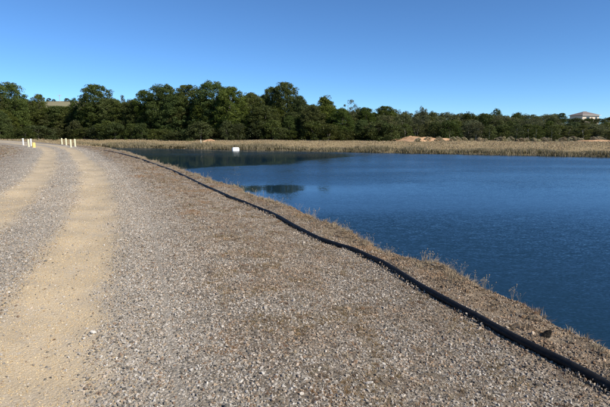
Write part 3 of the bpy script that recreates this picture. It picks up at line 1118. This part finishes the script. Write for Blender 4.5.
def trunk_mesh(name, seed, H, r0, top, limbs, targets, mat, forks=1):
    r = np.random.default_rng(seed)
    Vs, Fs, off = [], [], 0

    def addtube(pts, rads, sides=7):
        nonlocal off
        v, f = tube(pts, rads, sides)
        Vs.append(v)
        Fs.append(f + off)
        off += len(v)
    stems = []
    for k in range(forks):
        a = r.uniform(0, 6.28)
        ln = 0.0 if forks == 1 else r.uniform(0.06, 0.16) * H
        n = 8
        t = np.linspace(0, 1, n)
        wob = np.cumsum(r.normal(0, 0.018 * H, (n, 2)), axis=0) * t[:, None]
        pts = np.column_stack([wob[:, 0] + math.cos(a) * ln * t ** 1.3, wob[:, 1] + math.sin(a) * ln * t ** 1.3, -0.3 + t * (top * H + 0.3)])
        rad = r0 * (1 - 0.75 * t) * (0.75 if forks > 1 else 1.0)
        rad[0] *= 1.35
        addtube(pts, rad)
        stems.append((pts, rad))
    idx = r.choice(len(targets), min(limbs, len(targets)), replace=False)
    for i in idx:
        tg = targets[i]
        pts, rad = stems[r.integers(len(stems))]
        zt = np.clip(tg[2] - 0.22 * H * r.uniform(0.5, 1.2), 0.12 * H, top * H * 0.95)
        k = int(np.argmin(np.abs(pts[:, 2] - zt)))
        p0 = pts[k]
        mid = (p0 + tg) / 2 + np.array([0, 0, 0.03 * H]) + r.normal(0, 0.015 * H, 3)
        addtube(np.array([p0, (p0 + mid) / 2, mid, (mid + tg) / 2, tg]), np.array([0.5, 0.42, 0.32, 0.2, 0.08]) * rad[k], 5)
    me = np_mesh(name, np.vstack(Vs), np.vstack(Fs), smooth=True)
    me.materials.append(mat)
    return me


# prototypes: (H, R) in metres, crown profile as (height share, radius share)
PROTO = {}


def proto(key, H, R, profile, n_clump, per, leaf, lmat, bmat, clump, r0, top, limbs, seed, forks=1, **kw):
    cm, tg = crown_mesh('crown', seed, H, R, profile, n_clump, per, leaf, lmat, clump, **kw)
    tm = trunk_mesh('trunk', seed + 500, H, r0, top, limbs, tg, bmat, forks)
    PROTO.setdefault(key, []).append((H, R, cm, tm))


FULL = [(0.05, 0.75), (0.2, 0.95), (0.4, 1.0), (0.6, 0.95), (0.8, 0.74), (0.91, 0.45), (0.96, 0.18)]
DOME = [(0.08, 0.8), (0.3, 0.97), (0.55, 1.0), (0.75, 0.88), (0.87, 0.66), (0.945, 0.36)]
CONE = [(0.08, 0.8), (0.25, 1.0), (0.5, 0.75), (0.72, 0.48), (0.9, 0.22), (0.98, 0.06)]
OPEN = [(0.42, 0.35), (0.55, 0.8), (0.72, 1.0), (0.86, 0.75), (0.96, 0.25)]
BUSH = [(0.03, 0.95), (0.25, 1.0), (0.6, 0.9), (0.85, 0.55), (0.95, 0.2)]
TALL = [(0.12, 0.5), (0.35, 0.8), (0.58, 0.85), (0.75, 1.0), (0.9, 0.7), (0.97, 0.3)]
for k in range(3):
    proto('full', 16, 5.5, FULL, 430, 74, 0.155, M_LEAF_DARK, M_BARK, 0.98, 0.32, 0.8, 10, 100 + k, inner=0.45, lobes=0.22)
    proto('dome', 17, 6.0, DOME, 440, 74, 0.155, M_LEAF_OLIVE if k == 1 else M_LEAF_DARK, M_BARK, 1.0, 0.34, 0.8, 12, 120 + k, inner=0.45, lobes=0.25)
    proto('tall', 17, 4.6, TALL, 310, 72, 0.15, M_LEAF_DARK, M_BARK, 0.95, 0.3, 0.85, 14, 140 + k, inner=0.35, lobes=0.3)
    proto('bush', 5, 3.0, BUSH, 60, 85, 0.14, M_LEAF_BUSH, M_BARK, 0.95, 0.10, 0.7, 6, 160 + k, 3, inner=0.45)
    proto('gum', 8, 2.9, [(0.07, 0.6), (0.3, 0.85), (0.7, 1.0), (0.86, 0.75), (0.97, 0.25)], 60, 80, 0.14, M_LEAF_GREY if k != 2 else M_LEAF_OLIVE, M_BARK_PALE, 0.95, 0.13, 0.8, 10, 180 + k, 1 + k % 2, inner=0.3, lobes=0.6)
    proto('scrub', 1.5, 1.2, BUSH, 22, 45, 0.11, M_LEAF_SCRUB, M_BARK, 0.42, 0.04, 0.6, 4, 200 + k, 3)
for k in range(2):
    proto('cone', 15, 4.6, CONE, 130, 110, 0.16, M_LEAF_DARK, M_BARK, 1.2, 0.3, 0.92, 12, 220 + k, inner=0.4)
    proto('open', 14, 3.6, OPEN, 28, 70, 0.16, M_LEAF_GREY, M_BARK_PALE, 0.95, 0.22, 0.9, 18, 240 + k, 2, inner=0.25, lobes=0.6)

NAMES = {'full': 'broadleaf_tree', 'dome': 'domed_tree', 'tall': 'tall_tree', 'bush': 'bush', 'gum': 'gum_tree', 'scrub': 'shrub', 'cone': 'conifer_tree', 'open': 'open_tree'}
CATS = {'bush': 'bush', 'scrub': 'shrub'}
TR = random.Random(3)
n_tree = 0


def plant(key, x, y, h, w, label, group=None, var=None):
    """h: height in metres, w: crown width in metres"""
    global n_tree
    H, R, cm, tm = PROTO[key][TR.randrange(len(PROTO[key])) if var is None else var]
    z = float(z_ground(x, y)) - 0.05
    root = empty(NAMES[key], (x, y, z), TR.uniform(0, 6.28))
    k = w / (2 * R) * 0.92
    root.scale = (k, k, h / H)
    tag(root, label, CATS.get(key, 'tree'), group)
    for nm, me_ in (('trunk', tm), ('crown', cm)):
        o = bpy.data.objects.new(nm, me_)
        COL.objects.link(o)
        o.parent = root
    n_tree += 1
    return root


def plant_px(key, px, top, dist, wpx, label, group=None, var=None):
    x, y, zt = at(px, top, dist)
    need = 12.0 if key == 'bush' else 19.0
    while float(inland(x, y)) < need and px < 350:
        dist += 1.0
        x, y, zt = at(px, top, dist)
    top += {'bush': 1.2, 'gum': 1.6}.get(key, 0.8)      # outer leaves reach a little above the crown's nominal top
    x, y, zt = at(px, top, dist)
    h = zt - float(z_ground(x, y))
    return plant(key, x, y, max(h, 0.8), wpx / 461 * dist, label, group, var)


GT = 'tall trees of the far shore belt'
BIG = [
    ('dome', 8, 80, 128, 36, 'tall domed tree at the far left end of the tree belt'),
    ('full', -14, 84, 126, 34, 'broad tree cut by the left picture edge'),
    ('full', 24, 97, 122, 22, 'round tree behind the left bollards, left of the narrow tree'),
    ('tall', 38, 93, 130, 17, 'narrow round-topped tree just left of the gap with grassy hill'),
    ('full', 52, 104.5, 124, 26, 'low round tree under the gap where the grassy hill shows'),
    ('full', 66, 105, 126, 24, 'low tree under the right end of the hill gap'),
    ('tall', 74, 97, 135, 12, 'small round treetop just right of the grassy hill gap'),
    ('dome', 95, 82, 126, 40, 'tall dome-crowned tree right of the grassy hill gap'),
    ('full', 112, 97, 124, 30, 'mid-height dark tree right of the tall dome-crowned tree'),
    ('open', 122, 92, 138, 10, 'thin wispy treetop poking above the left tree belt'),
    ('full', 131, 98, 128, 26, 'dark tree left of the high middle clump'),
    ('tall', 145, 89, 126, 24, 'dark upright tree at the left end of the high middle clump'),
    ('dome', 163, 82, 124, 38, 'broad tree forming the left shoulder of the high middle clump'),
    ('full', 176, 92, 116, 36, 'large olive tree in front of the high middle clump'),
    ('dome', 188, 82, 126, 40, 'broad round tree in the centre of the high middle clump'),
    ('dome', 212, 79, 122, 44, 'highest broad tree of the middle clump, behind the white float'),
    ('full', 230, 85, 118, 38, 'large sloping tree at the right end of the middle clump'),
    ('full', 204, 97, 114, 34, 'full tree in front of the highest broad tree'),
    ('full', 252, 91, 122, 30, 'round tree in the dip left of the tall dark tree'),
    ('tall', 272, 86, 126, 24, 'leafy tree with pale limbs left of the tall dark tree'),
    ('dome', 285, 79.5, 124, 34, 'tall dark tree with a steep right side, rising alone'),
    ('full', 299, 94, 122, 24, 'lower tree right below the tall dark tree'),
    ('full', 264, 104, 112, 38, 'spreading olive tree in front of the tall dark tree'),
    ('cone', 325, 94, 116, 32, 'pointed dark tree right of the tall dark tree'),
    ('full', 312, 104, 112, 28, 'green tree in front left of the pointed tree'),
    ('open', 350, 96.5, 128, 17, 'thin open tree with bare pale limbs above the canopy'),
    ('full', 342, 107, 112, 26, 'olive tree below the thin open tree'),
    ('full', 366, 106, 122, 24, 'dark tree right of the thin open tree'),
    ('dome', 386, 104, 134, 26, 'low domed tree where the belt steps down to the right'),
    ('gum', 423, 105, 150, 9, 'small lone treetop poking above the right hand forest'),
    ('tall', 497, 107.5, 170, 11, 'dark pointed treetop above the middle of the right hand forest'),
    ('tall', 562, 112, 190, 10, 'dark treetop just left of the house roof'),
]
for key, px, top, dist, wpx, lab in BIG:
    plant_px(key, px, top, dist, wpx, lab, GT)

# understory in front of the tall trees (left and middle)
GB = 'bushes at the foot of the tall trees'
TENS = ['', '', 'twenty', 'thirty', 'forty']
TENTH = ['', '', 'twentieth', 'thirtieth', 'fortieth']
ORD = ['', 'first', 'second', 'third', 'fourth', 'fifth', 'sixth', 'seventh', 'eighth', 'ninth', 'tenth', 'eleventh', 'twelfth', 'thirteenth',
       'fourteenth', 'fifteenth', 'sixteenth', 'seventeenth', 'eighteenth', 'nineteenth']


def ordinal(n):
    if n < 20: return ORD[n]
    return TENTH[n // 10] if n % 10 == 0 else TENS[n // 10] + '-' + ORD[n % 10]


px, nth = -22, 0
while px < 400:
    dist = TR.uniform(104, 112) if px > 110 else TR.uniform(108, 116)
    if px > 260: dist -= (px - 260) * 0.02
    top = TR.uniform(119, 132)
    nth += 1
    plant_px('bush', px + TR.uniform(-3, 3), top, dist + TR.uniform(0, 6), TR.uniform(15, 34), 'dense green bush under the tall trees, %s from the left of that row' % ordinal(nth), GB)
    px += TR.uniform(9, 14)
px, nth = -20, 0
while px < 345:
    nth += 1
    plant_px('full' if TR.random() < 0.6 else 'dome', px, TR.uniform(99, 115), TR.uniform(114, 122), TR.uniform(24, 34),
             'mid-height dark tree behind the row of bushes, %s from the left' % ordinal(nth), 'mid-height trees of the shore belt')
    px += TR.uniform(13, 20)

px, nth = -24, 0
while px < 335:
    nth += 1
    plant_px(('full', 'dome', 'tall')[TR.randrange(3)], px, (TR.uniform(92, 99) if 148 < px < 275 else TR.uniform(97, 106)) if not 38 < px < 78 else TR.uniform(105, 110), TR.uniform(128, 136), TR.uniform(22, 32),
             'tree in the rear of the shore belt, %s from the left, mostly hidden' % ordinal(nth), 'rear trees of the shore belt')
    px += TR.uniform(12, 17)
px, nth = -24, 0
while px < 372:
    nth += 1
    plant_px('full', px, TR.uniform(108, 122), TR.uniform(110, 116), TR.uniform(17, 26),
             'young full tree between the bushes of the shore belt, %s from the left' % ordinal(nth), 'young trees of the shore belt')
    px += TR.uniform(14, 22)

# the lower forest on the right, rising with the land behind
GF = 'grey green trees of the right hand forest'
for row, (dist, top0, n) in enumerate(((114, 120, 24), (122, 117, 24), (133, 115, 24), (148, 113.5, 24), (168, 112.5, 24), (195, 112, 22), (230, 112.5, 20))):
    for i in range(n):
        px = 352 + (640 - 352) * (i + TR.uniform(0.1, 0.9)) / n
        if dist > 140 and 556 < px < 608: continue
        q = (px - 352) / 260
        top = top0 + q * 4.5 - 4 * (1 - q) * (1 if dist > 120 else 0.3) + TR.uniform(-2.2, 3.0)
        if 558 < px < 608: top = max(top, 121.5)
        plant_px('gum' if TR.random() < 0.72 else 'bush', px, top, dist + TR.uniform(-4, 4), TR.uniform(15, 23) * (1 if dist < 160 else 0.8),
                 ('tree on the front edge of the right hand forest, %s from its left end' % ordinal(i + 1) if row == 0 else 'grey green tree inside the low forest beyond the right bank'), GF)
for px, top, lab in ((566, 117.0, 'bushy tree hiding the left foot of the house'), (577, 116.9, 'bushy tree in front of the left part of the house'),
                     (588, 117.2, 'bushy tree in front of the right part of the house'), (600, 117.0, 'bushy tree hiding the right foot of the house'), (612, 116, 'bushy tree right of the house by the picture edge')):
    plant_px('bush', px, top, 262, 17, lab, 'trees before the house')
# scrub in front of that forest
for i in range(74):
    px = TR.uniform(436, 628) if i < 70 else TR.uniform(404, 440)
    dist = TR.uniform(99, 111)
    x, y, _ = at(px, 140, dist)
    h = TR.uniform(0.45, 1.05)
    plant('scrub', x, y, h, h * TR.uniform(1.4, 2.0), 'pale dry shrub on the bank before the right hand forest', 'pale shrubs on the right bank')
print('trees', n_tree)


# ------------------------------------------------------------------ bare sandy bank, pale sand strip
def mat_sand():
    m = NT('bare_sand')
    n = m.noise(0.9, 5, 0.7)
    col = m.ramp(n, [(0.3, (0.26, 0.15, 0.08)), (0.5, (0.44, 0.27, 0.15)), (0.7, (0.56, 0.39, 0.25))])
    return m.bsdf(col, 0.95, m.bump(n, 0.7, 0.2), 0.1)


M_SAND = mat_sand()


def mound(name, px, dist, rx, ry, h, label, seed, rot=0.0):
    x0, y0, _ = at(px, 140, dist)
    nr, na = 12, 36
    V = []
    for i in range(nr + 1):
        t = i / nr
        for k in range(na):
            a = 2 * math.pi * k / na
            lob = 1 + 0.25 * math.sin(3 * a + seed) + 0.15 * math.sin(7 * a + 2 * seed)
            u, v = rx * t * lob * math.cos(a), ry * t * lob * math.sin(a)
            x = x0 + u * math.cos(rot) - v * math.sin(rot)
            y = y0 + u * math.sin(rot) + v * math.cos(rot)
            V.append((x, y))
    V = np.array(V)
    t = np.repeat(np.arange(nr + 1) / nr, na)
    z = z_ground(V[:, 0], V[:, 1]) + h * (1 - sstep(0.2, 1.0, t)) * (0.1 + 1.7 * vnoise(V[:, 0], V[:, 1], 0.55, 4)) + 0.10 - 0.5 * sstep(0.85, 1, t)
    F = []
    for i in range(nr):
        for k in range(na):
            F.append((i * na + k, i * na + (k + 1) % na, (i + 1) * na + (k + 1) % na, (i + 1) * na + k))
    o = link(name, np_mesh(name, np.column_stack([V, z]), np.array(F), smooth=True), mats=[M_SAND])
    tag(o, label, kind='structure')


mound('sandy_bank', 420, 106, 8.0, 4.5, 0.85, 'bare orange sandy bank before the forest', 1.0)
mound('sandy_patch', 602, 100, 6.5, 2.2, 0.25, 'pale bare strip on the right bank', 2.4)
mound('sandy_patch', 209, 108.0, 1.6, 1.2, 0.25, 'small rusty earth patch beside the white post', 3.1)


# ------------------------------------------------------------------ house on the rise
def box_mesh(name, lo, hi, parent, mat):
    return bevel_box(name, lo, hi, parent, mat, 0)


def mat_roof():
    m = NT('tile_roof')
    n = m.noise(2.5, 4, 0.7)
    w = m.n('ShaderNodeTexWave', bands_direction='Z')
    m.put(w.inputs['Vector'], m.pos())
    w.inputs['Scale'].default_value = 2.0
    c = m.mix(m.rng(n, 0.3, 0.7), (0.15, 0.125, 0.115), (0.24, 0.205, 0.185))
    return m.bsdf(c, 0.8, m.bump(w.outputs[0], 0.4, 0.03), 0.2)


M_ROOF = mat_roof()
M_RENDER = mat_paint('cream_render', (0.62, 0.54, 0.43), (0.5, 0.42, 0.33), 0.25)
M_GLASS = NT('window_glass').bsdf((0.02, 0.025, 0.03), 0.08, None, 0.6)
M_FRAME = mat_paint('frame_white', (0.7, 0.68, 0.64))
hx, hy, hz = at(584, 120.2, 300)
hz = hz - 0.1
house = empty('house', (hx, hy, hz), math.radians(14))
house.scale = (0.84, 0.84, 0.80)
tag(house, 'cream house with a grey hipped roof on the rise above the right hand forest', 'house')
W2, D2, WH = 7.6, 6.0, 3.7
box_mesh('wall', (-W2, -D2, -4), (W2, D2, WH), house, M_RENDER)
ev = 1.0
rv = [(-W2 - ev, -D2 - ev, WH + 0.003), (W2 + ev, -D2 - ev, WH + 0.003), (W2 + ev, D2 + ev, WH + 0.003), (-W2 - ev, D2 + ev, WH + 0.003),
      (-W2 - ev, -D2 - ev, WH + 0.2), (W2 + ev, -D2 - ev, WH + 0.2), (W2 + ev, D2 + ev, WH + 0.2), (-W2 - ev, D2 + ev, WH + 0.2),
      (-1.6, 0, WH + 3.1), (1.6, 0, WH + 3.1)]
rf = [(3, 2, 1, 0), (0, 1, 5, 4), (1, 2, 6, 5), (2, 3, 7, 6), (3, 0, 4, 7), (4, 5, 9, 8), (6, 7, 8, 9)]
me = bpy.data.meshes.new('roof')
me.from_pydata(rv, [], rf + [(5, 6, 9), (7, 4, 8)])
me.update()
roof = link('roof', me, house, [M_ROOF])
V, F = tube([(-1.7, 0, WH + 3.12), (0, 0, WH + 3.14), (1.7, 0, WH + 3.12)], 0.16, 8)
link('ridge_cap', np_mesh('ridge_cap', V, F, smooth=True), roof, [M_ROOF])
box_mesh('fascia', (-W2 - ev - 0.06, -D2 - ev - 0.09, WH - 0.02), (W2 + ev + 0.06, -D2 - ev - 0.01, WH + 0.24), roof, M_FRAME)
for wx_, ww_ in ((-2.6, 1.5), (4.9, 0.9)):
    win = box_mesh('window', (wx_ - ww_, -D2 - 0.05, 0.2), (wx_ + ww_, -D2 + 0.02, 2.6), house, M_FRAME)
    box_mesh('pane', (wx_ - ww_ + 0.12, -D2 - 0.09, 0.32), (wx_ - 0.05, -D2 - 0.052, 2.48), win, M_GLASS)
    box_mesh('pane', (wx_ + 0.05, -D2 - 0.09, 0.32), (wx_ + ww_ - 0.12, -D2 - 0.052, 2.48), win, M_GLASS)
door = box_mesh('door', (0.4, -D2 - 0.06, -0.5), (1.5, -D2 + 0.02, 2.1), house, mat_paint('brown_door', (0.12, 0.06, 0.035)))
box_mesh('handle', (1.3, -D2 - 0.12, 0.7), (1.38, -D2 - 0.062, 0.85), door, M_FRAME)

for px, top, w_, lab in ((49, 100.6, 5, 'small bush on the skyline of the grassy hill, left of the power pole'), (67, 100.2, 6, 'bush on the skyline of the grassy hill, right of the power pole'),
                         (54, 103.5, 4, 'small bush on the slope of the grassy hill below the power pole')):
    x, y, _ = at(px, top, 378)
    plant('bush', x, y, 2.6 if top < 102 else 1.8, w_ / 461 * 378, lab, 'bushes on the grassy hill')

# ------------------------------------------------------------------ power pole on the grassy hill
x, y, zt = at(59.3, 94.5, 372)
zb = float(z_ground(x, y))
pole = empty('power_pole', (x, y, zb), 0.3)
tag(pole, 'pale power pole with a cross arm on the grassy hill', 'pole')
hp = zt - zb
V, F = tube([(0, 0, -1), (0, 0, hp * 0.5), (0, 0, hp)], [0.20, 0.18, 0.15], 8)
M_POLE = mat_paint('pale_timber', (0.40, 0.37, 0.32))
link('post', np_mesh('post', V, F, smooth=True), pole, [M_POLE])
box_mesh('cross_arm', (-1.6, -0.38, hp - 0.9), (1.6, -0.23, hp - 0.65), pole, M_POLE)
for k in (-1.4, -0.7, 0.7, 1.4):
    v, f = lathe([(0.06, hp - 0.649), (0.10, hp - 0.55), (0.05, hp - 0.45), (0.001, hp - 0.43)], 8)
    v = [(a + k, b - 0.3, c) for a, b, c in v]
    link('insulator', np_mesh('insulator', v, f, smooth=True), pole, [M_CONC])


# ------------------------------------------------------------------ clods and stones on the brink
def mat_clod(name, a, b):
    m = NT(name)
    tc = m.n('ShaderNodeTexCoord')
    n = m.noise(2.5, 5, 0.7, vec=tc.outputs['Object'])
    return m.bsdf(m.mix(m.rng(n, 0.3, 0.7), a, b), 0.95, m.bump(n, 0.9, 0.03), 0.1)


M_CLOD = mat_clod('rusty_clod', (0.15, 0.10, 0.065), (0.36, 0.25, 0.155))
M_CLODG = mat_clod('brown_stone', (0.14, 0.115, 0.09), (0.36, 0.31, 0.25))
M_HOLLOW_SHADE = mat_clod('hollow_shade', (0.010, 0.009, 0.008), (0.03, 0.026, 0.022))
clods = [rock_mesh('rock', 300 + i, 2, (1, random.uniform(0.7, 0.95), random.uniform(0.5, 0.8)), 0.3, (M_CLOD, M_CLODG)[i % 2]) for i in range(6)]


def ground_at(px, py):
    q = ray(px, py)
    z = -0.15
    for _ in range(8):
        t = (z - EYE) / q[2]
        s, d = xy_sd(q[0] * t, q[1] * t)
        z = float(z_bank(s, d))
    return q[0] * t, q[1] * t, z


def put_rock(me, x, y, z, r, label, group=None):
    o = bpy.data.objects.new('rock', me)
    COL.objects.link(o)
    o.location = (x, y, z + r * 0.15)
    o.rotation_euler = (TR.gauss(0, 0.3), TR.gauss(0, 0.3), TR.uniform(0, 6.28))
    o.scale = (r * TR.uniform(0.9, 1.3), r * TR.uniform(0.8, 1.1), r * TR.uniform(0.8, 1.1))
    tag(o, label, 'rock', group)
    return o


bk = rock_mesh('rock', 399, 2, (1, 0.8, 0.9), 0.3, M_HOLLOW_SHADE)  # black lump added in place of a dark, shaded hollow in the bank
x, y, z = ground_at(547, 337)
put_rock(bk, x, y, z, 0.055, 'black angular lump standing in for a shaded hollow between the pipe and the lake, lower right')
bk2 = rock_mesh('rock', 398, 2, (1, 0.8, 0.8), 0.3, M_CLODG)
x, y, z = ground_at(362, 240)
put_rock(bk2, x, y, z - 0.02, 0.06, 'dark brown rock poking up at the brink, centre of the bank')
for i in range(110):
    s = S_CAM + 24 * TR.random() ** 1.6 + 0.6
    ed = float(edge_d(s))
    d = ed + TR.gauss(0.0, 0.22)
    x, y = sd_xy(s, d)
    if not bool(in_view(np.array(x), np.array(y), 1.05)): continue
    r = TR.uniform(0.015, 0.036) * (1 + 0.03 * (s - S_CAM))
    me_ = clods[TR.randrange(6)]
    rusty = me_.materials[0] == M_CLOD
    put_rock(me_, float(x), float(y), float(z_bank(s, d)), r,
             'small rusty clod on the crumbling brink above the lake' if rusty else 'small grey brown stone on the crumbling brink above the lake',
             'rusty clods along the brink' if rusty else 'stones along the brink')


# ------------------------------------------------------------------ dry weeds standing against the water
def mat_stem(name, a, b):
    m = NT(name)
    tc = m.n('ShaderNodeTexCoord')
    return m.bsdf(m.mix(m.noise(8, 2, vec=tc.outputs['Object']), a, b), 0.9, None, 0.1)


M_STEM = mat_stem('pale_stem', (0.30, 0.24, 0.15), (0.50, 0.43, 0.31))


def weed_meshes(seed, n, w):
    r = np.random.default_rng(seed)
    SV, SF, HV, HF = [], [], [], []
    so = ho = 0
    for i in range(n):
        a = r.uniform(0, 6.28)
        h = r.uniform(0.5, 1.0)
        ln = r.uniform(0.05, 0.5) * h
        pts = np.array([[math.cos(a) * 0.03, math.sin(a) * 0.03, -0.03], [math.cos(a) * ln * 0.3, math.sin(a) * ln * 0.3, h * 0.5], [math.cos(a) * ln, math.sin(a) * ln, h]])
        v, f = tube(pts, np.array([w, w * 0.8, w * 0.4]), 4)
        SV.append(v); SF.append(f + so); so += len(v)
        for j in range(r.integers(0, 3)):
            t = r.uniform(0.5, 0.9)
            p0 = pts[1] * (1 - t) + pts[2] * t
            b = r.uniform(0, 6.28)
            p1 = p0 + np.array([math.cos(b) * 0.12, math.sin(b) * 0.12, 0.10]) * r.uniform(0.5, 1.3)
            v, f = tube(np.array([p0, (p0 + p1) / 2 + np.array([0, 0, -0.01]), p1]), np.array([w * 0.6, w * 0.5, w * 0.3]), 4)
            SV.append(v); SF.append(f + so); so += len(v)
        for j in range(3):
            c = pts[2] + r.normal(0, 0.02, 3)
            v = np.array([[0, 0, 1.6], [1, 0, 0], [0, 1, 0], [-1, 0, 0], [0, -1, 0], [0, 0, -1.2]]) * 0.014 * r.uniform(0.7, 1.4) + c
            HV.append(v)
            HF.append(np.array([[0, 1, 2], [0, 2, 3], [0, 3, 4], [0, 4, 1], [5, 2, 1], [5, 3, 2], [5, 4, 3], [5, 1, 4]]) + ho)
            ho += 6
    ms = np_mesh('stems', np.vstack(SV), np.vstack(SF))
    mh = np_mesh('seed_heads', np.vstack(HV), np.vstack(HF))
    ms.materials.append(M_STEM)
    mh.materials.append(M_STEM)
    return ms, mh


weeds = [weed_meshes(600 + i, 4 + i % 4, 0.0055) for i in range(5)]
for i in range(120):
    s = S_CAM + 1.0 + 25 * (i / 120) ** 1.2 + TR.uniform(-0.15, 0.15)
    d = float(edge_d(s)) + TR.gauss(0.08, 0.10)
    x, y = map(float, sd_xy(s, d))
    if not bool(in_view(np.array(x), np.array(y), 1.05)): continue
    root = empty('dry_weed', (x, y, float(z_bank(s, d))), TR.uniform(0, 6.28))
    k = TR.uniform(0.09, 0.22) if TR.random() < 0.85 else TR.uniform(0.2, 0.27)
    root.scale = (k, k, k)
    tag(root, 'thin dead weed stalks standing on the brink against the water', 'weed', 'dead weeds along the brink')
    ms, mh = weeds[TR.randrange(5)]
    for nm, me_ in (('stems', ms), ('seed_heads', mh)):
        o = bpy.data.objects.new(nm, me_)
        COL.objects.link(o)
        o.parent = root
